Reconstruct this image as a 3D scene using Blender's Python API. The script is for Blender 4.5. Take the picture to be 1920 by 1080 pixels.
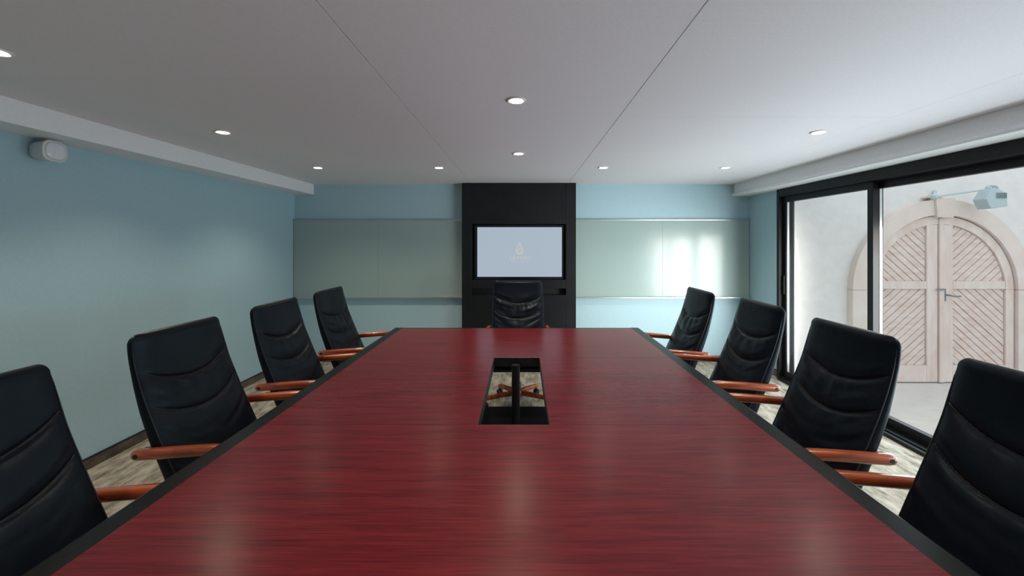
import bpy, bmesh, math, random
from mathutils import Vector, Matrix, noise

for o in list(bpy.data.objects):
    bpy.data.objects.remove(o, do_unlink=True)
scene = bpy.context.scene
C = scene.collection
random.seed(4)

# ---------------------------------------------------------------- camera
cam_d = bpy.data.cameras.new('camera')
cam = bpy.data.objects.new('camera', cam_d); C.objects.link(cam)
cam.location = (0, 0, 1.477)
cam.rotation_euler = (math.radians(90), 0, 0)
cam_d.sensor_width = 36.0
cam_d.lens = 770 / 1920 * 36
cam_d.shift_x = -19 / 1920
cam_d.shift_y = -83 / 1920
cam_d.clip_start = 0.02
scene.camera = cam

# ---------------------------------------------------------------- world (overcast sky)
w = bpy.data.worlds.new('overcast'); scene.world = w
w.use_nodes = True
bg = w.node_tree.nodes['Background']
bg.inputs[0].default_value = (0.94, 0.97, 1.0, 1)
bg.inputs[1].default_value = 1.27

# area lamps added outside the panes, boosting daylight through the glass wall
def daylight(y, width, turn, energy, spread, x, height, z, color):
    ld = bpy.data.lights.new('added_daylight_lamp', 'AREA')
    ld.shape = 'RECTANGLE'; ld.size = height; ld.size_y = width
    ld.energy = energy; ld.color = color; ld.spread = math.radians(spread)
    lo = bpy.data.objects.new('added_daylight_lamp', ld); C.objects.link(lo)
    lo.location = (x, y, z)
    lo.rotation_euler = (0, math.radians(90), math.radians(-turn))
daylight(2.2, 4.3, 0, 82, 180, 3.0, 1.25, .78, (0.76, 0.90, 1.0))  # broad added lamp along the whole glazing
for k in range(14):
    daylight(0.50 + 0.23*k, 0.32, 58, 1.75, 64, 3.14, 1.40, .90, (1.0, 0.93, 0.87))  # narrow added lamps turned to brighten the right of the end wall

vs = scene.view_settings
vs.view_transform = 'Standard'; vs.look = 'None'
vs.exposure = 0.0; vs.gamma = 1.0; vs.use_curve_mapping = False

SPOT_W = 34.0

# ---------------------------------------------------------------- dimensions
XL, XR = -2.85, 2.835
YB, YF = 5.147, -1.7
ZC = 2.22
TX0, TX1 = -1.122, 1.028        # table edges
TY0, TY1 = 0.70, 3.614
TZ = 0.74
WY0, WY1 = 0.10, 4.52           # glazed opening
WZ = 2.069

# ---------------------------------------------------------------- materials
def mat(name, col, rough=0.5, metal=0.0, spec=0.5, emit=None, estr=0.0, coat=0.0):
    m = bpy.data.materials.new(name); m.use_nodes = True
    b = m.node_tree.nodes['Principled BSDF']
    b.inputs['Base Color'].default_value = (*col, 1)
    b.inputs['Roughness'].default_value = rough
    b.inputs['Metallic'].default_value = metal
    b.inputs['Specular IOR Level'].default_value = spec
    b.inputs['Coat Weight'].default_value = coat
    if emit:
        b.inputs['Emission Color'].default_value = (*emit, 1)
        b.inputs['Emission Strength'].default_value = estr
    return m

def nodes(m):
    nt = m.node_tree
    return nt, nt.nodes, nt.links, nt.nodes['Principled BSDF']

def ramp(N, stops):
    r = N.new('ShaderNodeValToRGB')
    e = r.color_ramp.elements
    while len(e) < len(stops): e.new(0.5)
    for i, (p, c) in enumerate(stops):
        e[i].position = p; e[i].color = (*c, 1)
    return r

def noisetex(N, L, vec_scale, scale, detail=4, rough=0.55, coord='Object', rot=None):
    tc = N.new('ShaderNodeTexCoord'); mp = N.new('ShaderNodeMapping')
    mp.inputs['Scale'].default_value = vec_scale
    if rot: mp.inputs['Rotation'].default_value = rot
    n = N.new('ShaderNodeTexNoise')
    n.inputs['Scale'].default_value = scale
    n.inputs['Detail'].default_value = detail
    n.inputs['Roughness'].default_value = rough
    L.new(tc.outputs[coord], mp.inputs['Vector']); L.new(mp.outputs[0], n.inputs['Vector'])
    return n

def add_bump(m, src, strength, dist):
    nt, N, L, b = nodes(m)
    bp = N.new('ShaderNodeBump')
    bp.inputs['Strength'].default_value = strength; bp.inputs['Distance'].default_value = dist
    L.new(src, bp.inputs['Height']); L.new(bp.outputs[0], b.inputs['Normal'])

def noisy(name, c0, c1, vec_scale, scale, rough=0.5, bump=0.0, bdist=0.002, detail=4, p0=0.35, p1=0.65, **k):
    m = mat(name, c0, rough, **k)
    nt, N, L, b = nodes(m)
    n = noisetex(N, L, vec_scale, scale, detail)
    r = ramp(N, [(p0, c0), (p1, c1)])
    L.new(n.outputs['Fac'], r.inputs[0]); L.new(r.outputs[0], b.inputs['Base Color'])
    if bump: add_bump(m, n.outputs['Fac'], bump, bdist)
    return m

M = {}
M['wall'] = noisy('wall_paint', (0.355, 0.535, 0.615), (0.375, 0.555, 0.63), (1, 1, 1), 40, 0.55, 0.06, 0.001)
M['ceil'] = noisy('ceiling_paint', (0.80, 0.77, 0.795), (0.83, 0.80, 0.825), (1, 1, 1), 90, 0.7, 0.08, 0.0006)
M['soffit'] = noisy('soffit_paint', (0.83, 0.84, 0.86), (0.86, 0.87, 0.89), (1, 1, 1), 60, 0.5, 0.03, 0.0006)
M['black_trim'] = mat('black_metal', (0.007, 0.0075, 0.009), 0.40, spec=0.25)
M['blackpanel'] = noisy('black_lacquer_panel', (0.009, 0.011, 0.013), (0.012, 0.014, 0.016), (1, 1, 1), 6, 0.42, spec=0.2)
M['niche'] = mat('niche_black', (0.005, 0.005, 0.006), 0.6)
M['plastic'] = mat('white_plastic', (0.62, 0.65, 0.68), 0.35)
M['dome'] = mat('pale_lens', (0.72, 0.76, 0.82), 0.18)
M['plasticgrey'] = mat('grey_plastic', (0.33, 0.36, 0.38), 0.4)
M['bezel'] = mat('screen_bezel', (0.004, 0.008, 0.014), 0.25)
M['screen'] = mat('lit_screen', (0.02, 0.02, 0.02), 0.3, emit=(0.405, 0.487, 0.575), estr=0.93)
M['screen_print'] = mat('lit_screen_print', (0.02, 0.02, 0.02), 0.3, emit=(0.56, 0.56, 0.50), estr=0.95)
M['alu'] = mat('brushed_aluminium', (0.55, 0.60, 0.60), 0.3, metal=0.9)
M['board'] = mat('back_painted_glass', (0.31, 0.415, 0.41), 0.16, spec=0.38)
M['board_edge'] = mat('green_glass_edge', (0.25, 0.42, 0.40), 0.15)
M['bulb'] = mat('lamp_bulb', (1, 1, 1), 0.3, emit=(1.0, 0.88, 0.70), estr=40.0)
M['trim_white'] = mat('white_trim', (0.75, 0.74, 0.72), 0.35)
M['chrome'] = mat('chrome', (0.6, 0.6, 0.6), 0.18, metal=1.0)
M['rubber'] = mat('black_nylon', (0.01, 0.01, 0.011), 0.45)
M['table_black'] = noisy('black_ash', (0.004, 0.005, 0.006), (0.009, 0.011, 0.012), (60, 6, 6), 3, 0.30, 0.10, 0.0004, spec=0.13)
M['plaster'] = noisy('white_render', (0.78, 0.775, 0.77), (0.83, 0.825, 0.82), (1, 1, 1), 12, 0.8, 0.1, 0.002)
M['paving'] = noisy('pale_paving', (0.64, 0.63, 0.62), (0.70, 0.69, 0.68), (1, 1, 1), 9, 0.75, 0.1, 0.002)
M['gate'] = noisy('weathered_pink_wood', (0.74, 0.59, 0.53), (0.84, 0.74, 0.70), (3, 3, 9), 2.2, 0.7, 0.15, 0.002)
M['gate_frame'] = noisy('pale_pink_wood', (0.77, 0.63, 0.57), (0.85, 0.76, 0.72), (6, 6, 1.5), 2.2, 0.7, 0.1, 0.002)
M['gate_gap'] = mat('red_brown_shadow_wood', (0.48, 0.28, 0.23), 0.8)
M['ring'] = noisy('rendered_arch', (0.78, 0.67, 0.62), (0.84, 0.76, 0.72), (1, 1, 1), 5, 0.8, 0.1, 0.002)
M['iron'] = mat('old_iron', (0.28, 0.29, 0.31), 0.5, metal=0.3)
M['lampgrey'] = mat('pale_blue_grey_metal', (0.50, 0.62, 0.66), 0.5)
M['lampdark'] = mat('lamp_fins_grey', (0.27, 0.35, 0.39), 0.5)

def wood_table():
    m = mat('mahogany_veneer', (0.12, 0.02, 0.02), 0.30, spec=0.20)
    nt, N, L, b = nodes(m)
    a = noisetex(N, L, (1.6, 18, 18), 1.6, 6, 0.65)
    c = noisetex(N, L, (4.0, 100, 100), 1.6, 3, 0.6)
    mx = N.new('ShaderNodeMix'); mx.data_type = 'FLOAT'; mx.inputs[0].default_value = 0.5
    L.new(a.outputs['Fac'], mx.inputs[2]); L.new(c.outputs['Fac'], mx.inputs[3])
    r = ramp(N, [(0.34, (0.070, 0.0062, 0.0102)), (0.50, (0.118, 0.0105, 0.0152)), (0.66, (0.172, 0.0165, 0.0215))])
    L.new(mx.outputs[0], r.inputs[0]); L.new(r.outputs[0], b.inputs['Base Color'])
    rr = N.new('ShaderNodeMapRange'); rr.inputs[3].default_value = 0.245; rr.inputs[4].default_value = 0.275
    L.new(c.outputs['Fac'], rr.inputs[0]); L.new(rr.outputs[0], b.inputs['Roughness'])
    add_bump(m, c.outputs['Fac'], 0.012, 0.0004)
    return m
M['table'] = wood_table()

def wood_arm():
    m = mat('cherry_wood', (0.3, 0.06, 0.02), 0.22, coat=0.3)
    nt, N, L, b = nodes(m)
    a = noisetex(N, L, (2.5, 30, 30), 1.5, 4, 0.55)
    r = ramp(N, [(0.35, (0.22, 0.040, 0.014)), (0.65, (0.42, 0.098, 0.034))])
    L.new(a.outputs['Fac'], r.inputs[0]); L.new(r.outputs[0], b.inputs['Base Color'])
    return m
M['arm'] = wood_arm()

def leather():
    m = mat('black_leather', (0.0035, 0.0055, 0.0095), 0.36, spec=0.2)
    nt, N, L, b = nodes(m)
    b.inputs['Specular Tint'].default_value = (0.72, 0.88, 1.0, 1)
    v = noisetex(N, L, (1, 1, 1), 260, 2)
    u = noisetex(N, L, (1, 1, 1), 22, 3)
    mx = N.new('ShaderNodeMath'); mx.operation = 'MULTIPLY_ADD'; mx.inputs[1].default_value = 3.0
    L.new(u.outputs['Fac'], mx.inputs[0]); L.new(v.outputs['Fac'], mx.inputs[2])
    add_bump(m, mx.outputs[0], 0.22, 0.0012)
    rr = N.new('ShaderNodeMapRange'); rr.inputs[3].default_value = 0.29; rr.inputs[4].default_value = 0.40
    L.new(u.outputs['Fac'], rr.inputs[0]); L.new(rr.outputs[0], b.inputs['Roughness'])
    return m
M['leather'] = leather()
M['thread'] = mat('seam_welt_leather', (0.012, 0.013, 0.015), 0.38)

def carpet(name, c0, c1, c2):
    m = mat(name, c0, 0.95, spec=0.1)
    nt, N, L, b = nodes(m)
    a = noisetex(N, L, (3.0, 1.0, 2.0), 5.5, 9, 0.68)
    f = noisetex(N, L, (1, 1, 1), 260, 2)
    r = ramp(N, [(0.36, c0), (0.5, c1), (0.66, c2)])
    L.new(a.outputs['Fac'], r.inputs[0]); L.new(r.outputs[0], b.inputs['Base Color'])
    add_bump(m, f.outputs['Fac'], 0.5, 0.003)
    return m
M['carpet'] = carpet('mottled_carpet', (0.16, 0.145, 0.115), (0.34, 0.315, 0.26), (0.50, 0.47, 0.40))
M['skirt'] = carpet('brown_skirting', (0.055, 0.045, 0.036), (0.10, 0.084, 0.068), (0.15, 0.13, 0.108))

def glass():
    m = bpy.data.materials.new('window_glass'); m.use_nodes = True
    nt = m.node_tree; N = nt.nodes; L = nt.links; N.clear()
    o = N.new('ShaderNodeOutputMaterial'); mx = N.new('ShaderNodeMixShader')
    t = N.new('ShaderNodeBsdfTransparent'); g = N.new('ShaderNodeBsdfGlossy')
    t.inputs[0].default_value = (0.97, 0.985, 0.98, 1); g.inputs['Roughness'].default_value = 0.02
    lw = N.new('ShaderNodeLayerWeight'); lw.inputs[0].default_value = 0.5
    pw = N.new('ShaderNodeMath'); pw.operation = 'POWER'; pw.inputs[1].default_value = 5.0
    ma = N.new('ShaderNodeMath'); ma.operation = 'MULTIPLY_ADD'; ma.inputs[1].default_value = 0.5; ma.inputs[2].default_value = 0.02
    L.new(lw.outputs['Facing'], pw.inputs[0]); L.new(pw.outputs[0], ma.inputs[0]); L.new(ma.outputs[0], mx.inputs[0])
    L.new(t.outputs[0], mx.inputs[1]); L.new(g.outputs[0], mx.inputs[2])
    L.new(mx.outputs[0], o.inputs[0])
    return m
M['glass'] = glass()

# ---------------------------------------------------------------- helpers
def link(name, me, material=None, parent=None, smooth=False):
    if isinstance(me, bmesh.types.BMesh):
        bmesh.ops.recalc_face_normals(me, faces=me.faces)
        d = bpy.data.meshes.new(name); me.to_mesh(d); me.free(); me = d
    o = bpy.data.objects.new(name, me); C.objects.link(o)
    if material: me.materials.append(M[material])
    if smooth:
        me.polygons.foreach_set('use_smooth', [True] * len(me.polygons))
    if parent: o.parent = parent
    return o

def tag(o, label=None, cat=None, group=None, kind=None):
    if label: o['label'] = label
    if cat: o['category'] = cat
    if group: o['group'] = group
    if kind: o['kind'] = kind
    return o

def thing(name, label, cat, loc=(0, 0, 0), rz=0.0, group=None):
    o = bpy.data.objects.new(name, None); C.objects.link(o)
    o.location = loc; o.rotation_euler = (0, 0, rz); o.empty_display_size = 0.1
    return tag(o, label, cat, group)

def structure_root(name):
    o = bpy.data.objects.new(name, None); C.objects.link(o)
    o['kind'] = 'structure'
    return o

def box(bm, x0, x1, y0, y1, z0, z1, bevel=0.0, seg=2):
    t = bmesh.new()
    v = [t.verts.new((x, y, z)) for x in (x0, x1) for y in (y0, y1) for z in (z0, z1)]
    for f in ((0, 1, 3, 2), (4, 6, 7, 5), (0, 4, 5, 1), (2, 3, 7, 6), (0, 2, 6, 4), (1, 5, 7, 3)):
        t.faces.new([v[i] for i in f])
    if bevel:
        bmesh.ops.bevel(t, geom=list(t.edges), offset=bevel, segments=seg, profile=0.5, affect='EDGES')
    merge(bm, t)
    return bm

def merge(bm, t, mtx=None):
    if mtx: bmesh.ops.transform(t, matrix=mtx, verts=t.verts)
    mp = {v: bm.verts.new(v.co) for v in t.verts}
    for f in t.faces:
        bm.faces.new([mp[v] for v in f.verts])
    t.free()

def bx(*a, **k): return box(bmesh.new(), *a, **k)

def prism(poly, axis, a, b, bevel=0.0):
    """extrude 2D polygon; axis 'y': poly=(x,z); 'x': (y,z); 'z': (x,y)"""
    bm = bmesh.new()
    def P(p, t):
        return {'y': (p[0], t, p[1]), 'x': (t, p[0], p[1]), 'z': (p[0], p[1], t)}[axis]
    A = [bm.verts.new(P(p, a)) for p in poly]; B = [bm.verts.new(P(p, b)) for p in poly]
    n = len(poly)
    bm.faces.new(A); bm.faces.new(B[::-1])
    for i in range(n): bm.faces.new((A[i], A[(i+1) % n], B[(i+1) % n], B[i]))
    if bevel:
        bmesh.ops.bevel(bm, geom=list(bm.edges), offset=bevel, segments=2, profile=0.5, affect='EDGES')
    return bm

def lathe(profile, n=24, center=(0, 0, 0), axis='z'):
    bm = bmesh.new(); rings = []
    for r, h in profile:
        ring = []
        for i in range(n):
            a = 2*math.pi*i/n
            p = (r*math.cos(a), r*math.sin(a), h)
            if axis == 'x': p = (h, r*math.cos(a), r*math.sin(a))
            if axis == 'y': p = (r*math.cos(a), h, r*math.sin(a))
            ring.append(bm.verts.new((p[0]+center[0], p[1]+center[1], p[2]+center[2])))
        rings.append(ring)
    for k in range(len(rings)-1):
        for i in range(n):
            bm.faces.new((rings[k][i], rings[k][(i+1) % n], rings[k+1][(i+1) % n], rings[k+1][i]))
    bm.faces.new(rings[0]); bm.faces.new(rings[-1][::-1])
    return bm

def sweep(path, section, up=Vector((0, 0, 1)), scales=None):
    """section: list of (side, up) offsets swept along a 3D path"""
    bm = bmesh.new(); rings = []
    n = len(path); pts = [Vector(p) for p in path]
    prev = None
    for i, p in enumerate(pts):
        t = (pts[min(i+1, n-1)] - pts[max(i-1, 0)]).normalized()
        s = t.cross(up if prev is None else prev)
        if s.length < 1e-4: s = t.cross(Vector((1, 0, 0)))
        s.normalize(); u = s.cross(t).normalized(); prev = u
        k = scales[i] if scales else 1.0
        rings.append([bm.verts.new(p + s*a*k + u*b*k) for a, b in section])
    m = len(section)
    for k in range(n-1):
        for i in range(m):
            bm.faces.new((rings[k][i], rings[k][(i+1) % m], rings[k+1][(i+1) % m], rings[k+1][i]))
    bm.faces.new(rings[0][::-1]); bm.faces.new(rings[-1])
    return bm

def circ(r, n=8): return [(r*math.cos(2*math.pi*i/n), r*math.sin(2*math.pi*i/n)) for i in range(n)]

def smoothpath(pts, n=6):
    out = []; P = [Vector(p) for p in pts]
    for i in range(len(P)-1):
        p0 = P[max(i-1, 0)]; p1 = P[i]; p2 = P[i+1]; p3 = P[min(i+2, len(P)-1)]
        for k in range(n):
            t = k/n
            out.append(0.5*((2*p1) + (p2-p0)*t + (2*p0-5*p1+4*p2-p3)*t*t + (3*p1-p0-3*p2+p3)*t**3))
    out.append(P[-1]); return out

def interp(tab, z):
    if z <= tab[0][0]: return tab[0][1]
    for (a, b), (c, d) in zip(tab, tab[1:]):
        if z <= c: return b + (d-b)*(z-a)/(c-a)
    return tab[-1][1]

def copy_tree(o, parent=None):
    c = o.copy(); C.objects.link(c); c.parent = parent
    for ch in list(o.children): copy_tree(ch, c)
    return c

def clip_poly(poly, conv):
    """Sutherland-Hodgman, conv counter-clockwise"""
    out = poly
    n = len(conv)
    for i in range(n):
        a, b = conv[i], conv[(i+1) % n]
        inp, out = out, []
        if not inp: break
        side = lambda p: (b[0]-a[0])*(p[1]-a[1]) - (b[1]-a[1])*(p[0]-a[0])
        for j in range(len(inp)):
            p, q = inp[j], inp[(j+1) % len(inp)]
            sp, sq = side(p), side(q)
            if sp >= 0: out.append(p)
            if (sp >= 0) != (sq >= 0):
                t = sp/(sp-sq); out.append((p[0]+(q[0]-p[0])*t, p[1]+(q[1]-p[1])*t))
    return out

# ================================================================ ROOM SHELL
tag(link('floor', bx(XL-.2, XR+.115, YF-.2, YB+.2, -.12, 0), 'carpet'), kind='structure')
tag(link('wall_left', bx(XL-.2, XL, YF-.2, YB+.2, 0, ZC+.1), 'wall'), kind='structure')
tag(link('wall_back', bx(XL, XR, YB, YB+.2, 0, ZC+.1), 'wall'), kind='structure')
tag(link('wall_front', bx(XL, XR, YF-.2, YF, 0, ZC+.1), 'soffit'), kind='structure')
bm = bx(XR, XR+.115, WY1, YB+.2, 0, ZC+.1)
box(bm, XR, XR+.115, YF-.2, WY0, 0, ZC+.1)
box(bm, XR, XR+.115, WY0, WY1, WZ, ZC+.1)
tag(link('wall_right', bm, 'wall'), kind='structure')

# ceiling slab with its plasterboard panels, seams left open between them
ceil = tag(link('ceiling', bx(XL, XR, YF, YB, ZC+.012, ZC+.14), 'ceil'), kind='structure')
g = 0.0022
cols = [(-2.61, -2.20, [1.84]), (-2.20, -0.63, [1.84]), (-0.63, 0.567, []), (0.567, 2.18, [2.41]), (2.18, 2.65, [1.80])]
for x0, x1, cuts in cols:
    ys = [YF] + cuts + [YB]
    for a, b in zip(ys, ys[1:]):
        gx0 = g if x0 in (-0.63, 0.567) else 0.0006
        gx1 = g if x1 in (-0.63, 0.567) else 0.0006
        link('ceiling_panel', bx(x0+gx0, x1-gx1, a+.0006, b-.0006, ZC, ZC+.0125), 'ceil', ceil)

# boxed soffits along both sides
tag(link('trim_1', bx(XL, -2.61, YF, YB, 2.093, ZC+.005, bevel=.002), 'soffit'), kind='structure')
prof = [(XR, ZC+.005), (2.652, ZC+.005), (2.652, 2.125), (2.645, 2.112), (2.632, 2.104), (2.628, 2.090), (2.632, 2.076), (2.645, 2.070), (2.80, 2.070), (XR, 2.070)]
tag(link('trim_2', prism(prof, 'y', YF, YB), 'soffit'), kind='structure')

# baseboards: carpet skirting with thin black capping strip
bl = tag(link('baseboard_left', bx(XL, XL+.012, YF, YB, 0, .070), 'skirt'), kind='structure')
link('capping_strip', bx(XL, XL+.014, YF, YB, .070, .076), 'black_trim', bl)
bb = tag(link('baseboard_back', bx(XL+.012, XR, YB-.012, YB, 0, .070), 'skirt'), kind='structure')
link('capping_strip', bx(XL+.014, XR, YB-.014, YB, .070, .076), 'black_trim', bb)
br = tag(link('baseboard_right', bx(XR-.012, XR, WY1+.03, YB-.014, 0, .070), 'skirt'), kind='structure')
link('capping_strip', bx(XR-.014, XR, WY1+.03, YB-.014, .070, .076), 'black_trim', br)

# ================================================================ GLAZED SLIDING WALL
win = structure_root('window_1'); win.location = (XR, (WY0+WY1)/2, 0)
def wpart(name, bm, m, parent=None):
    bmesh.ops.translate(bm, vec=Vector((-XR, -(WY0+WY1)/2, 0)), verts=bm.verts)
    return link(name, bm, m, parent or win)
fx0, fx1 = XR-.035, XR+.115
wpart('frame_head', bx(fx0, fx1, WY0, WY1, 1.985, WZ, bevel=.002), 'black_trim')
wpart('frame_jamb', bx(fx0, fx1, WY1-.045, WY1, .0, 1.985, bevel=.002), 'black_trim')
wpart('frame_jamb', bx(fx0, fx1, WY0, WY0+.045, .0, 1.985, bevel=.002), 'black_trim')
bm = bx(fx0-.02, fx1, WY0+.045, WY1-.045, .0, .028, bevel=.002)
box(bm, fx0+.012, fx0+.024, WY0+.045, WY1-.045, .028, .040)
wpart('floor_track', bm, 'black_trim')
edges = [WY1-.045, 3.36, 2.20, 1.10, WY0+.045]
for i, (b, a) in enumerate(zip(edges, edges[1:])):
    sx0 = XR+.005 if i % 2 == 0 else XR+.058
    sx1 = sx0+.045
    ov = .035
    ya = a-ov if i < 3 else a
    yb = b+ov if i > 0 else b
    s = wpart('sash', box(bx(sx0, sx1, ya, ya+.055, .03, 1.983, bevel=.002), sx0, sx1, yb-.055, yb, .03, 1.983, bevel=.002), 'black_trim')
    r = wpart('sash_rail', bx(sx0+.001, sx1-.001, ya+.055, yb-.055, 1.925, 1.983), 'black_trim', s)
    r2 = wpart('sash_rail', bx(sx0+.001, sx1-.001, ya+.055, yb-.055, .03, .105), 'black_trim', s)
    p = wpart('pane', bx(sx0+.018, sx0+.026, ya+.05, yb-.05, .10, 1.93), 'glass', s)
    for c in (r, r2, p): c.matrix_parent_inverse = Matrix()
    bd = wpart('gasket', box(bx(sx0+.012, sx0+.032, ya+.055, ya+.059, .105, 1.925), sx0+.012, sx0+.032, yb-.059, yb-.055, .105, 1.925), 'alu', s)
    if i == 0:
        wpart('pull_handle', bx(sx0-.012, sx0, yb-.040, yb-.018, .93, 1.13, bevel=.004), 'rubber', s)

# ================================================================ COURTYARD
GZ = -.02
tag(link('courtyard_paving', bx(XR+.116, 9.0, -5.0, 4.45, -.2, GZ), 'paving'), kind='structure')
tag(link('wall_courtyard', bx(XR+.116, 9.0, 4.45, 4.75, -.2, 4.6), 'plaster'), kind='structure')

tag(link('wall_courtyard_side', bx(9.0, 9.3, -5.0, 4.75, -.2, 3.4), 'plaster'), kind='structure')
GX, GS, GR = 4.49, 0.985, 0.80    # gate centre, spring height, opening radius
gy = 4.45
def W(px, py, Y): return (Y*(px-979)/770, 1.477-(py-457)*Y/770)
gate = thing('arched_gate', 'weathered pinkish timber double gate under a round arch seen through the glass wall', 'gate', (GX, gy, GZ))
def gpart(name, bm, m, parent=None):
    bmesh.ops.translate(bm, vec=Vector((-GX, -gy, -GZ)), verts=bm.verts)
    return link(name, bm, m, parent or gate)
def arc(r, a0, a1, n): return [(GX + r*math.cos(a0+(a1-a0)*i/n), GS + r*math.sin(a0+(a1-a0)*i/n)) for i in range(n+1)]
R2 = 0.965
# arch surround: two curved halves and two jambs
for a0, a1 in ((0.0, math.pi/2-.10), (math.pi/2+.10, math.pi)):
    poly = arc(R2, a0, a1, 18) + arc(GR, a1, a0, 18)
    gpart('arch_half', prism(poly, 'y', gy-.075, gy), 'ring')
for s in (-1, 1):
    x0, x1 = sorted((GX+s*GR, GX+s*R2))
    gpart('arch_jamb', bx(x0, x1, gy-.075, gy, GZ, GS-.004, bevel=.004), 'ring')
gpart('keystone', prism([(GX-.085, GS+GR-.03), (GX+.085, GS+GR-.03), (GX+.105, GS+R2+.015), (GX-.105, GS+R2+.015)], 'y', gy-.10, gy, bevel=.004), 'ring')
gpart('ledge', bx(GX-.17, GX-.04, gy-.11, gy, GS+R2+.016, GS+R2+.034), 'gate_frame')
# leaves
zr0, zr1 = 0.985-.03, 0.985+.065+.02     # middle rail
zr0, zr1 = 0.99, 1.075
zb = .17                                 # top of the bottom rail
yl = gy-.020                             # board face
yf = gy-.042                             # frame face
for s in (-1, 1):
    def mx(p): return [(GX + s*q[0], q[1]) for q in p]
    rr = GR-.012
    inner = rr-.085
    # backing board (dark joints show through between planks)
    n = 20
    outer = [(.018, GZ+.01), (rr, GZ+.01), (rr, GS)] + [(rr*math.cos(t*math.pi/2/n), GS+rr*math.sin(t*math.pi/2/n)) for t in range(1, n)] + [(.018, GS+rr-.001)]
    leaf = gpart('gate_leaf', prism(mx(outer), 'y', gy-.010, gy), 'gate_gap')
    def sub(name, bm, m):
        o = gpart(name, bm, m, leaf); return o
    # curved stile + straight stile
    st = [(rr, GS)] + [(rr*math.cos(t*math.pi/2/n*.985), GS+rr*math.sin(t*math.pi/2/n*.985)) for t in range(1, n+1)]
    si = [(inner*math.cos(t*math.pi/2/n*.985), GS+inner*math.sin(t*math.pi/2/n*.985)) for t in range(n, 0, -1)] + [(inner, GS)]
    sub('curved_rail', prism(mx(st+si), 'y', yf, gy-.010), 'gate_frame')
    sub('stile', prism(mx([(inner, GZ+.012), (rr, GZ+.012), (rr, GS-.002), (inner, GS-.002)]), 'y', yf, gy-.010, bevel=.003), 'gate_frame')
    lx = .085 if s < 0 else .075
    sub('stile', prism(mx([(.030, GZ+.012), (lx+.06, GZ+.012), (lx+.06, GS+inner-.01), (.030, GS+inner-.004)]), 'y', yf, gy-.010, bevel=.003), 'gate_frame')
    lx += .06
    sub('rail', prism(mx([(lx+.002, zr0), (inner-.002, zr0), (inner-.010, zr1), (lx+.002, zr1)]), 'y', yf, gy-.010, bevel=.003), 'gate_frame')
    sub('rail', prism(mx([(lx+.002, GZ+.012), (inner-.002, GZ+.012), (inner-.002, zb), (lx+.002, zb)]), 'y', yf, gy-.010, bevel=.003), 'gate_frame')
    # diagonal planks, upper and lower panel
    up = [(lx+.004, zr1+.003)]
    a0 = math.asin((zr1+.003-GS)/inner); a1 = math.acos((lx+.004)/inner)
    up += [(inner*math.cos(a0+(a1-a0)*t/14)-.003, GS+inner*math.sin(a0+(a1-a0)*t/14)-.003) for t in range(15)]
    low = [(lx+.004, zb+.003), (inner-.004, zb+.003), (inner-.004, zr0-.003), (lx+.004, zr0-.003)]
    pw = .062
    for panel, slope in ((up, 1), (low, -1)):      # slope in mirrored coordinates
        ang = math.radians(42)*slope
        d = (math.cos(ang), math.sin(ang)); nn = (-d[1], d[0])
        ks = [p[0]*nn[0]+p[1]*nn[1] for p in panel]
        k = math.floor(min(ks)/pw)
        while k*pw < max(ks):
            q0, q1 = k*pw+.0035, (k+1)*pw-.0035
            strip = [(nn[0]*q0-d[0]*3, nn[1]*q0-d[1]*3), (nn[0]*q0+d[0]*3, nn[1]*q0+d[1]*3),
                     (nn[0]*q1+d[0]*3, nn[1]*q1+d[1]*3), (nn[0]*q1-d[0]*3, nn[1]*q1-d[1]*3)]
            c = clip_poly(strip, panel)
            k += 1
            if len(c) < 3: continue
            area = abs(sum(c[i][0]*c[(i+1) % len(c)][1]-c[(i+1) % len(c)][0]*c[i][1] for i in range(len(c))))/2
            if area < 2e-4: continue
            sub('plank', prism(mx(c), 'y', yl-random.uniform(0, .004), gy-.010), 'gate')
# meeting post between the leaves, with iron latch and lever
gpart('meeting_post', bx(GX-.024, GX+.026, gy-.060, gy-.012, GZ+.012, GS+GR-.035, bevel=.004), 'gate_frame')
hz = .93
bm = bx(GX+.032, GX+.052, gy-.050, gy-.0425, hz-.07, hz+.05)
hd = gpart('latch_plate', bm, 'iron')
bm = lathe([(.010, -.058), (.010, -.024)], 10, (GX+.042, gy-.04, hz), 'y')
merge(bm, sweep([(GX+.042, gy-.095, hz), (GX+.10, gy-.097, hz-.012), (GX+.16, gy-.097, hz-.010)], circ(.009, 8)))
gpart('lever_handle', bm, 'iron', hd)
gpart('bolt', bx(GX-.06, GX+.03, gy-.072, gy-.060, hz+.05, hz+.066), 'iron', hd)

# floodlight on an arm above the gate
fl = thing('outdoor_floodlight', 'pale grey outdoor floodlight on a thin arm above the timber gate', 'floodlight', (4.38, gy, 2.0))
Yl = 4.17
def lp(px, py, Y=Yl):
    a = W(px, py, Y); return (a[0]-4.38, Y-gy, a[1]-2.0)
a = lp(1751, 369); b = lp(1842, 356)
wp = (4.46-4.38, -.010, 2.034-2.0)
bm = lathe([(.024, -.010), (.024, 0)], 14, (wp[0], 0, wp[2]), 'y')
merge(bm, sweep([wp, a], circ(.010, 8)))
link('wall_bracket', bm, 'lampgrey', fl)
link('knuckle', lathe([(.014, -.03), (.030, -.015), (.030, .015), (.014, .03)], 14, a, 'y'), 'lampgrey', fl, smooth=False)
link('arm', sweep([a, b], circ(.010, 8)), 'lampgrey', fl)
c = Vector(lp(1856, 372))
body = [(-.055, -.11), (.115, -.085), (.105, .045), (.04, .085), (-.03, .10), (-.105, -.01)]
link('housing', prism([(c.x+p[0], c.z+p[1]) for p in body], 'y', c.y-.06, c.y+.07, bevel=.008), 'lampgrey', fl)
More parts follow.
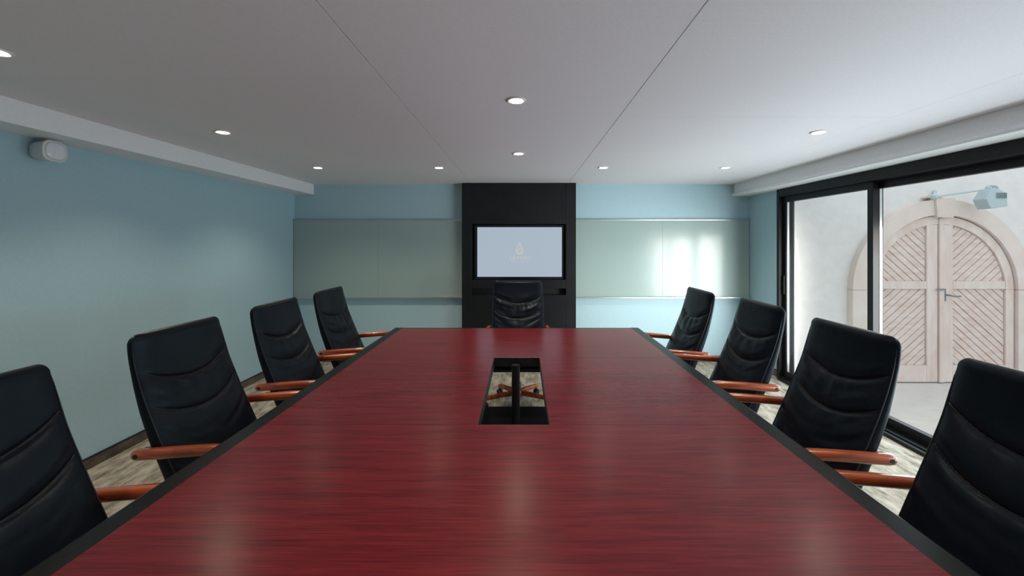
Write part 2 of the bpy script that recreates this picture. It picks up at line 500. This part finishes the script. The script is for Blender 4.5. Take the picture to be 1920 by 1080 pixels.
for i in range(6):
    x = c.x-.002+i*.017
    link('cooling_fin', bx(x, x+.009, c.y-.072, c.y-.060, c.z-.005, c.z+.05, bevel=.002), 'lampdark', fl)
sc = Vector(lp(1860, 353))
sb = link('sensor', lathe([(.012, -.055), (.026, -.045), (.028, .035), (.016, .055)], 14, sc, 'x'), 'lampgrey', fl)
for i in range(4):
    link('sensor_rib', lathe([(.0295, -.003), (.0295, .003)], 14, (sc.x-.025+i*.016, sc.y, sc.z), 'x'), 'lampdark', sb)

# ================================================================ MEDIA WALL UNIT
UX0, UX1, UY = -.735, .657, 5.01
pxm = UY/770
def U(px): return (px-979)*pxm
def Uz(py): return 1.477-(py-457)*pxm
cab = thing('media_cabinet', 'tall black lacquered media wall unit between the two glass boards', 'cabinet', ((UX0+UX1)/2, YB, 0))
def cpart(name, bm, m='blackpanel'):
    bmesh.ops.translate(bm, vec=Vector((-(UX0+UX1)/2, -YB, 0)), verts=bm.verts)
    return link(name, bm, m, cab)
nx0, nx1 = U(885), U(1061)
zt0, zt1 = Uz(525), Uz(420)
zs0, zs1 = Uz(553.5), Uz(541)
b_ = .0015
yb_ = YB-.002
cpart('side_panel', bx(UX0, nx0-.0015, UY, yb_, 0, ZC-.002, bevel=b_))
cpart('side_panel', bx(nx1+.0015, UX1, UY, yb_, 0, ZC-.002, bevel=b_))
cpart('top_panel', bx(nx0, nx1, UY+.002, yb_, zt1, ZC-.002, bevel=b_))
cpart('middle_panel', bx(nx0, nx1, UY+.002, yb_, zs1, zt0, bevel=b_))
cpart('bottom_panel', bx(nx0, nx1, UY+.002, yb_, 0, zs0, bevel=b_))
cpart('niche_back', bx(nx0, nx1, YB-.03, yb_, zt0, zt1), 'niche')
cpart('slot_back', bx(nx0, nx1, YB-.03, yb_, zs0, zs1), 'niche')

# television standing in the recess
ty = UY+.045
s2 = ty/770
def T(px): return (px-979)*s2
def Tz(py): return 1.477-(py-457)*s2
tv = thing('television', 'flat wall television showing a pale blue screen with a white drop logo', 'television', (T(975), ty, Tz(519)-.03))
O = tv.location
def tpart(name, bm, m, parent=None):
    bmesh.ops.translate(bm, vec=-O, verts=bm.verts)
    return link(name, bm, m, parent or tv)
sx0, sx1, sz0, sz1 = T(895), T(1053.5), Tz(519), Tz(426)
tpart('casing', bx(sx0-.035, sx1+.024, ty+.004, ty+.058, max(sz0-.033, zt0+.002), min(sz1+.028, zt1-.002), bevel=.004), 'bezel')
scr = tpart('screen', bx(sx0, sx1, ty+.001, ty+.005, sz0, sz1), 'screen')
def drop_pts(cx, cz, w, h, n=40):
    out = []
    for i in range(n):
        t = 2*math.pi*i/n
        zz = math.cos(t)
        xx = math.sin(t)*(math.sin(t/2)**1.15)
        out.append((cx + w*xx, cz + h*zz))
    return out
def band(outer, inner, y0, y1):
    bm = bmesh.new(); n = len(outer)
    A = [bm.verts.new((p[0], y0, p[1])) for p in outer]; B = [bm.verts.new((p[0], y0, p[1])) for p in inner]
    for i in range(n): bm.faces.new((A[i], A[(i+1) % n], B[(i+1) % n], B[i]))
    r = bmesh.ops.extrude_face_region(bm, geom=list(bm.faces))
    bmesh.ops.translate(bm, vec=(0, y1-y0, 0), verts=[v for v in r['geom'] if isinstance(v, bmesh.types.BMVert)])
    return bm
lx_, lz_ = T(974), Tz(465.5)
bm = band(drop_pts(lx_, lz_, .062, .077), drop_pts(lx_, lz_-.004, .044, .056), ty+.0002, ty+.001)
merge(bm, band(drop_pts(lx_, lz_-.010, .036, .042), drop_pts(lx_, lz_-.012, .029, .033), ty+.0002, ty+.001))
tpart('drop_logo', bm, 'screen_print', scr)
tpart('logo_centre', band([(lx_+.015*math.cos(t*.5236), lz_-.016+.015*math.sin(t*.5236)) for t in range(12)],
      [(lx_+.004*math.cos(t*.5236), lz_-.016+.004*math.sin(t*.5236)) for t in range(12)], ty+.0002, ty+.001), 'screen_print', scr)
def text_mesh(name, body, size, cx, cz, spacing, m, parent):
    cu = bpy.data.curves.new(name, 'FONT'); cu.body = body; cu.size = size
    cu.align_x = 'CENTER'; cu.align_y = 'CENTER'; cu.space_character = spacing; cu.extrude = .0003
    cu.offset = size*.012
    t = bpy.data.objects.new(name+'_source', cu); C.objects.link(t)
    bpy.context.view_layer.update()
    dg = bpy.context.evaluated_depsgraph_get()
    me = bpy.data.meshes.new_from_object(t.evaluated_get(dg))
    bpy.data.objects.remove(t, do_unlink=True)
    me.transform(Matrix.Translation(Vector((cx, ty+.0006, cz))-O) @ Matrix.Rotation(math.pi/2, 4, 'X'))
    o = bpy.data.objects.new(name, me); C.objects.link(o); o.parent = parent
    me.materials.clear(); me.materials.append(M[m])
    return o
text_mesh('lettering', 'LE', .060, T(960.5), Tz(484), 1.22, 'screen_print', scr)
text_mesh('lettering', 'PARC', .060, T(981.5), Tz(484), 1.22, 'screen_print', scr)
text_mesh('small_lettering', 'HOTEL', .024, T(964.5), Tz(491), 1.25, 'screen_print', scr)
text_mesh('small_lettering', 'OBERNAI', .024, T(983), Tz(491), 1.25, 'screen_print', scr)

# ================================================================ GLASS BOARDS
def board(x0, x1, split, label):
    by = YB
    t = thing('glass_whiteboard', label, 'whiteboard', ((x0+x1)/2, by, .80), group='glass boards on the end wall')
    def P(name, bm, m):
        bmesh.ops.translate(bm, vec=Vector((-(x0+x1)/2, -by, -.80)), verts=bm.verts); return link(name, bm, m, t)
    z0, z1 = .812, 1.775
    for a, b, off in ((x0+.004, split-.0003, 0), (split+.0003, x1-.004, .0)):
        P('glass_panel', bx(a, b, by-.034-off, by-.026-off, z0, z1, bevel=.001), 'board')
    P('top_rail', box(bx(x0, x1, by-.045, by, z1, z1+.008, bevel=.0015), x0, x1, by-.045, by-.041, z1-.010, z1+.004), 'alu')
    P('bottom_rail', box(bx(x0, x1, by-.075, by, z0-.010, z0, bevel=.0015), x0, x1, by-.075, by-.071, z0, z0+.005), 'alu')
    P('wall_batten', bx(x0+.03, x1-.03, by-.026, by, z0+.08, z0+.14), 'board_edge')
    return t
board(XL+.003, UX0-.003, -1.79, 'glossy green-grey glass writing board left of the black media unit')
board(UX1+.003, XR-.003, 1.75, 'glossy glass writing board right of the black media unit, washed with daylight')

# ================================================================ DOWNLIGHTS
def downlight(x, y, label, power=SPOT_W):
    t = thing('ceiling_downlight', label, 'downlight', (x, y, ZC-.006), group='recessed ceiling downlights')
    prof = [(.036, .0055), (.036, .001), (.044, -.001), (.050, .001), (.050, .0055)]
    bm = bmesh.new(); n = 28; rings = []
    for r, h in prof:
        rings.append([bm.verts.new((r*math.cos(2*math.pi*i/n), r*math.sin(2*math.pi*i/n), h)) for i in range(n)])
    for k in range(len(rings)-1):
        for i in range(n): bm.faces.new((rings[k][i], rings[k][(i+1) % n], rings[k+1][(i+1) % n], rings[k+1][i]))
    link('trim_ring', bm, 'trim_white', t, True)
    link('bulb', lathe([(.001, -.0015), (.022, -.0005), (.035, .003), (.035, .0055)], 24), 'bulb', t, True)
    sd = bpy.data.lights.new('downlight_beam', 'SPOT')
    sd.energy = power; sd.color = (1.0, 0.85, 0.68); sd.spot_size = math.radians(126); sd.spot_blend = 0.9
    sd.shadow_soft_size = .03
    so = bpy.data.objects.new('downlight_beam', sd); C.objects.link(so); so.parent = t; so.location = (0, 0, -.035)
    return t
for x, y, l in [
    (-2.03, 1.58, 'lit recessed downlight at the left edge of the picture'),
    (-1.99, 2.73, 'lit recessed downlight midway along the left soffit'),
    (-1.99, 4.00, 'lit recessed downlight nearest the far left ceiling corner'),
    (-0.81, 4.00, 'lit recessed downlight in far row just left of media unit'),
    (-0.03, 2.125, 'largest and brightest lit downlight over the middle of the table'),
    (-0.03, 3.38, 'lit recessed downlight in front of the black media unit'),
    (0.79, 4.00, 'lit recessed downlight in far row just right of media unit'),
    (1.98, 4.00, 'pale recessed downlight nearest the far right ceiling corner'),
    (1.97, 2.73, 'pale recessed downlight midway along the window soffit'),
    (1.98, 1.45, 'unseen added downlight by the window, past the right picture edge'),  # this and the rows below: unseen, added to carry the room light
    (-0.03, 0.87, 'unseen added downlight directly above the camera end of the table'),
    (-1.99, 0.30, 'unseen added downlight behind the viewpoint on the left side'),
    (1.98, 0.20, 'unseen added downlight behind the viewpoint on the window side'),
    (-0.03, -0.60, 'unseen added downlight behind the viewpoint in the middle of the room'),
]:
    downlight(x, y, l)

# ================================================================ MOTION SENSOR
ms = thing('motion_sensor', 'white rounded motion sensor mounted high on the left wall under soffit', 'sensor', (XL, 2.415, 2.02))
def rrect(hw, hh, r, n=7):
    out = []
    for cx, cy, a in ((hw-r, hh-r, 0), (-hw+r, hh-r, 90), (-hw+r, -hh+r, 180), (hw-r, -hh+r, 270)):
        for i in range(n+1):
            t = math.radians(a+90*i/n); out.append((cx+r*math.cos(t), cy+r*math.sin(t)))
    return out
def loft_x(secs):
    bm = bmesh.new(); rings = [[bm.verts.new((x, p[0], p[1])) for p in pts] for x, pts in secs]
    n = len(rings[0])
    for k in range(len(rings)-1):
        for i in range(n): bm.faces.new((rings[k][i], rings[k][(i+1) % n], rings[k+1][(i+1) % n], rings[k+1][i]))
    bm.faces.new(rings[0][::-1]); bm.faces.new(rings[-1]); return bm
link('housing', loft_x([(0, rrect(.045, .045, .030)), (.03, rrect(.055, .052, .038)), (.088, rrect(.062, .058, .042)), (.098, rrect(.064, .060, .044))]), 'plastic', ms, True)
link('face_rim', loft_x([(.097, rrect(.065, .061, .045)), (.103, rrect(.066, .062, .046)), (.108, rrect(.063, .059, .043))]), 'trim_white', ms, True)
link('lens', loft_x([(.107, rrect(.056, .052, .040)), (.113, rrect(.050, .046, .036)), (.117, rrect(.030, .028, .022)), (.118, rrect(.010, .010, .008))]), 'dome', ms, True)
link('bracket', bx(0, .05, -.014, .014, .044, .072, bevel=.003), 'plasticgrey', ms)

# ================================================================ TABLE
tcx, tcy = (TX0+TX1)/2, (TY0+TY1)/2
tb = thing('conference_table', 'long mahogany conference table with black edge band and cable opening', 'table', (tcx, tcy, 0))
def tp(name, bm, m, parent=None):
    bmesh.ops.translate(bm, vec=Vector((-tcx, -tcy, 0)), verts=bm.verts)
    return link(name, bm, m, parent or tb)
bw = .074; fw = .040
rx0, rx1, ry0, ry1 = TX0+bw, TX1-bw, TY0+fw, TY1-fw
hx0, hx1, hy0, hy1 = -.179, .110, 1.675, 2.652
Zt0 = TZ-.028
sg = .0007
tp('top_panel', bx(rx0, rx1, hy1+sg+.003, ry1, Zt0, TZ, bevel=.0006, seg=1), 'table')
tp('top_panel', bx(rx0, rx1, ry0, hy0-sg-.003, Zt0, TZ, bevel=.0006, seg=1), 'table')
tp('top_panel', bx(rx0, hx0-.003, hy0-.003+sg, hy1+.003-sg, Zt0, TZ, bevel=.0006, seg=1), 'table')
tp('top_panel', bx(hx1+.003, rx1, hy0-.003+sg, hy1+.003-sg, Zt0, TZ, bevel=.0006, seg=1), 'table')
def bandx(xa, xb, inner):
    # edge band of a long side: flat top that rolls off at the rim
    s = 1 if xb > xa else -1
    prof = [(xa, TZ-.001), (xb-s*.010, TZ-.001), (xb-s*.003, TZ-.004), (xb, TZ-.011), (xb, TZ-.026), (xb-s*.003, TZ-.029), (xa, TZ-.029)]
    return prof
m_ = .0012
for xa, xb in ((rx0-m_, TX0), (rx1+m_, TX1)):
    tp('edge_band', prism(bandx(xa, xb, 0), 'y', TY0, TY1), 'table_black')
for ya, yb in ((ry0-m_, TY0), (ry1+m_, TY1)):
    tp('edge_band', prism(bandx(ya, yb, 0), 'x', rx0-m_+.0005, rx1+m_-.0005), 'table_black')
# opening liner: thin black rim
rim_d = .055
ze = TZ-.0006
bm = bx(hx0-.0026, hx0, hy0-.0026, hy1+.0026, TZ-rim_d, ze)
box(bm, hx1, hx1+.0026, hy0-.0026, hy1+.0026, TZ-rim_d, ze)
box(bm, hx0, hx1, hy0-.0026, hy0, TZ-rim_d, ze)
box(bm, hx0, hx1, hy1, hy1+.0026, TZ-rim_d, ze)
tp('opening_rim', bm, 'black_trim')
# centre post with low cable tray, pairs of outer legs and a beam
px_ = -.040
tp('post', lathe([(.026, .012), (.026, TZ-.03)], 20, (px_, 2.60, 0)), 'black_trim')
tp('foot_plate', lathe([(.20, .0), (.20, .008), (.19, .012), (.03, .018)], 32, (px_, 2.60, 0)), 'black_trim')
tp('cable_tray', box(box(bx(-.42, .34, 2.56, 2.97, .285, .300, bevel=.002), -.42, -.412, 2.56, 2.97, .30, .33), .332, .34, 2.56, 2.97, .30, .33), 'black_trim')
for x in (tcx-.62, tcx+.62):
    for y in (TY0+.35, 2.16, TY1-.42):
        lg = tp('leg', lathe([(.035, .012), (.035, Zt0)], 18, (x, y, 0)), 'black_trim')
        tp('foot', lathe([(.11, .0), (.11, .008), (.10, .012), (.04, .016)], 24, (x, y, 0)), 'black_trim', lg)
    tp('under_beam', bx(x-.02, x+.02, TY0+.2, TY1-.2, Zt0-.045, Zt0-.001), 'black_trim')

# ================================================================ CHAIRS
FRONT = [(.40, -.045), (.47, -.085), (.53, -.112), (.59, -.142), (.70, -.190), (.80, -.232), (.90, -.270), (1.0, -.298), (1.075, -.313), (1.12, -.318)]
REAR = [(.40, -.150), (.47, -.185), (.53, -.208), (.59, -.230), (.70, -.275), (.80, -.309), (.90, -.335), (1.0, -.356), (1.075, -.369), (1.12, -.374)]
def smooth_tab(tab, z, h=.03):
    return (interp(tab, z-h) + 2*interp(tab, z) + interp(tab, z+h))/4
ZTOP = 1.070

def back_mesh(seed, wr):
    """closed loft around the back; returns (front bmesh, shell bmesh, edge polylines)"""
    NF, NS, NR = 49, 7, 9
    rings = []
    zs = [.42+(ZTOP-.42)*i/110 for i in range(111)]
    caps = [math.radians(a) for a in (12, 24, 36, 48, 60, 70, 79, 86)]
    edgeL, edgeR, edgeT = [], [], []
    sd = Vector((seed*7.3, seed*3.1, seed*1.7))
    def disp(u, z):
        e = 1-abs(u)**6
        s1 = .888+.072*u*u; s2 = .748+.076*u*u
        d = 0
        d1, d2 = z-s1, z-s2
        for dd in (d1, d2):
            d -= .0085*math.exp(-(dd/.0055)**2)
            d -= .0045*math.exp(-(dd/.022)**2)
        # gathers fanning down from the seams near the middle
        ph = noise.noise(Vector((u*1.5, 3.3, 0))+sd)*2.0
        ctr = math.exp(-(u/.55)**2)
        if d1 < 0:
            d += wr*.0030*ctr*math.sin(u*(15+40*(z-.80))+ph)*math.exp(d1/.060)*(1-math.exp(d1/.010))
        if d2 < 0:
            d += wr*.0016*ctr*math.sin(u*11-ph)*math.exp(d2/.05)*(1-math.exp(d2/.010))
        if d2 > 0 and d1 < 0:
            t = d2/max(s1-s2, .01)
            d += .006*math.sin(math.pi*t)
        # long creases that run with the smile-shaped seams
        q = z-.085*u*u
        fade = min(1, max(0, (1.0-z)/.08))
        c1 = noise.noise(Vector((u*1.3, q*24, 2))+sd)
        c2 = noise.noise(Vector((u*2.2+4, (z-.14*abs(u))*34, 7))+sd)
        d += wr*fade*(.0042*c1*(.35+.65*abs(u)) + .0026*c2*abs(u))
        d += .0012*noise.noise(Vector((u*2.0, z*7, 1))+sd)
        return d*e
    def ring(z, thick=1.0, wcut=0.0, zz=None):
        f = smooth_tab(FRONT, z); r = smooth_tab(REAR, z)
        mid = (f+r)/2; f = mid+(f-mid)*thick; r = mid+(r-mid)*thick
        hw = interp([(.42, .247), (.62, .252), (.80, .250), (1.0, .2445), (1.04, .2425), (1.075, .2385)], z)-wcut
        zo = zz if zz is not None else z
        pts = []
        for i in range(NF):
            u = -1+2*i/(NF-1)
            uu = math.copysign(1-(1-abs(u))**1.25, u)
            x = f-.016*abs(uu)**8*thick + .012*(uu*uu)*(-1)*thick*.6
            if zz is None: x += disp(uu, z)
            pts.append((x, uu*hw, zo))
        for i in range(1, NS+1):
            t = i/(NS+1)
            pts.append((f-.023*thick+(r+.012*thick-(f-.023*thick))*t, hw+.004*math.sin(math.pi*t), zo))
        for i in range(NR):
            u = 1-2*i/(NR-1)
            pts.append((r+.012*thick*abs(u)**4-.004*(1-u*u), u*hw*.985, zo))
        for i in range(1, NS+1):
            t = 1-i/(NS+1)
            pts.append((f-.023*thick+(r+.012*thick-(f-.023*thick))*t, -hw-.004*math.sin(math.pi*t), zo))
        return pts
    for z in zs: rings.append(ring(z))
    for a in caps:
        rings.append(ring(ZTOP+.004*math.sin(a), max(math.cos(a), .06), (.042*(1-math.cos(a))), ZTOP+.038*math.sin(a)))
    n = len(rings[0])
    def build(sel):
        bm = bmesh.new(); vv = {}
        def V(k, i):
            i %= n
            if (k, i) not in vv: vv[(k, i)] = bm.verts.new(rings[k][i])
            return vv[(k, i)]
        for k in range(len(rings)-1):
            for i in range(n):
                if (i < NF-1) == sel:
                    bm.faces.new((V(k, i), V(k, i+1), V(k+1, i+1), V(k+1, i)))
        if not sel:
            bm.faces.new([V(len(rings)-1, i) for i in range(n)])
            bm.faces.new([V(0, i) for i in range(n)][::-1])
        return bm
    fr, sh = build(True), build(False)
    k1 = len(zs)-1
    L_ = [Vector(rings[k][0])+Vector((.0005, -.0004, 0)) for k in range(4, len(zs)-1, 2)]
    R_ = [Vector(rings[k][NF-1])+Vector((.0005, .0004, 0)) for k in range(4, len(zs)-1, 2)]
    return fr, sh, L_, R_

def make_chair(seed, wr):
    t = thing('office_chair', 'x', 'chair')
    fr, sh, eL, eR = back_mesh(seed, wr)
    bc = link('back_cushion', fr, 'leather', t, True)
    link('back_shell', sh, 'leather', t, True)
    for e in (eL, eR):
        link('piping', sweep(e, circ(.0024, 6), up=Vector((0, 1, 0)), scales=[1.0 if i < len(e)-6 else max(.1, (len(e)-1-i)/6) for i in range(len(e))]), 'thread', bc, True)
    # stitched welts in the two smile-shaped seams
    for zc, kk in ((.888, .072), (.748, .076)):
        path = []
        for i in range(25):
            u = -.95+1.9*i/24
            z = zc+kk*u*u
            x = smooth_tab(FRONT, z)-.016*abs(u)**8-.0072*u*u-.0105*(1-abs(u)**6)
            path.append((x, u*.249, z))
        link('seam_welt', sweep(path, circ(.0020, 5)), 'thread', bc, True)
    # seat
    bm = bmesh.new(); box(bm, -.13, .305, -.262, .262, .395, .488)
    bmesh.ops.bevel(bm, geom=list(bm.edges), offset=.038, segments=5, profile=.55, affect='EDGES')
    st = link('seat', bm, 'leather', t, True)
    link('seat_pan', bx(-.17, .26, -.235, .235, .372, .396, bevel=.006), 'rubber', t)
    link('tilt_mechanism', bx(-.13, .10, -.075, .075, .325, .373, bevel=.008), 'rubber', t)
    link('gas_column', lathe([(.030, .085), (.030, .20), (.020, .205), (.020, .33)], 18), 'rubber', t, True)
    # armrests
    for s in (-1, 1):
        path = smoothpath([(-.288, .283, .654), (-.20, .286, .661), (-.06, .289, .672), (.06, .292, .679), (.125, .292, .672), (.160, .291, .640), (.158, .590 and .288, .585), (.125, .284, .500), (.085, .279, .420), (.060, .262, .386)], 5)
        path = [(p.x, p.y*s, p.z) for p in path]
        n = len(path)
        sec = [(-.018, -.012), (-.012, -.019), (.012, -.019), (.018, -.012), (.018, .010), (.010, .019), (-.010, .019), (-.018, .010)]
        sc_ = []
        for i in range(n):
            k = 1.0
            if i == 0: k = .55
            elif i == 1: k = .92
            elif i > n*.75: k = .9
            sc_.append(k)
        arm = link('armrest', sweep(path, sec, scales=sc_), 'arm', t, True)
        arm.data.set_sharp_from_angle(angle=math.radians(50))
        link('bolt', lathe([(.009, -.0015), (.009, .0015)], 12, (-.262, s*.3025, .656), 'y'), 'rubber', arm)
        link('arm_bracket', bx(-.275, -.235, *(sorted((s*.240, s*.268))), .645, .665, bevel=.003), 'rubber', arm)
    # five-star timber base with casters
    link('base_hub', lathe([(.036, .070), (.044, .080), (.044, .122), (.032, .130)], 20), 'arm', t, True)
    for k in range(5):
        a = math.radians(72*k)
        d = Vector((math.cos(a), math.sin(a), 0))
        path = [d*.035+Vector((0, 0, .108)), d*.16+Vector((0, 0, .100)), d*.30+Vector((0, 0, .085)), d*.325+Vector((0, 0, .082))]
        sec = [(-.020, -.016), (.020, -.016), (.022, .004), (.012, .018), (-.012, .018), (-.022, .004)]
        lg = link('base_leg', sweep(path, sec, scales=[1.1, 1.0, .85, .5]), 'arm', t)
        bm = lathe([(.007, .045), (.007, .075)], 10, (d.x*.305, d.y*.305, 0))
        for q in (-1, 1):
            side = Vector((-d.y, d.x, 0))
            w_ = lathe([(.012, -.008), (.0255, -.007), (.0255, .007), (.012, .008)], 18, axis='x')
            mt = Matrix.Translation(d*.305+side*q*.014+Vector((0, 0, .0262))) @ Matrix.Rotation(a+math.pi/2, 4, 'Z')
            merge(bm, w_, mt)
        box(bm, d.x*.305-.011, d.x*.305+.011, d.y*.305-.011, d.y*.305+.011, .030, .055, bevel=.004)
        link('caster', bm, 'rubber', lg)
    return t

protos = [make_chair(1, 1.3), make_chair(2, 1.9), make_chair(5, 4.0)]
used = [False]*3
def place(pi, x, y, deg, label):
    if used[pi]: o = copy_tree(protos[pi])
    else: o = protos[pi]; used[pi] = True
    o.location = (x, y, 0); o.rotation_euler = (0, 0, math.radians(deg))
    tag(o, label, 'chair', 'black leather meeting chairs around the table')
    return o
# the left row faces +x, the right row faces -x, the head chair faces the camera
place(0, -1.145, 1.05, 0, 'black leather chair cut off by the lower left picture corner')
place(1, -1.230, 1.885, 0, 'black leather chair second from the camera in the left row')
place(0, -1.235, 2.635, 0, 'black leather chair third from the camera in the left row')
place(1, -1.240, 3.37, 0, 'black leather chair farthest along the left row, below the glass board')
place(2, -0.040, 3.785, -90, 'wrinkled black leather chair at table head in front of the television')
place(1, 1.095, 3.32, 180, 'black leather chair farthest along the right row, before the daylit board')
place(0, 1.175, 2.62, 180, 'black leather chair third from the camera in the window row')
place(1, 1.135, 1.85, 180, 'black leather chair second from the camera, in front of timber gate')
place(0, 1.105, 1.12, 180, 'black leather chair cut off by the right picture edge')
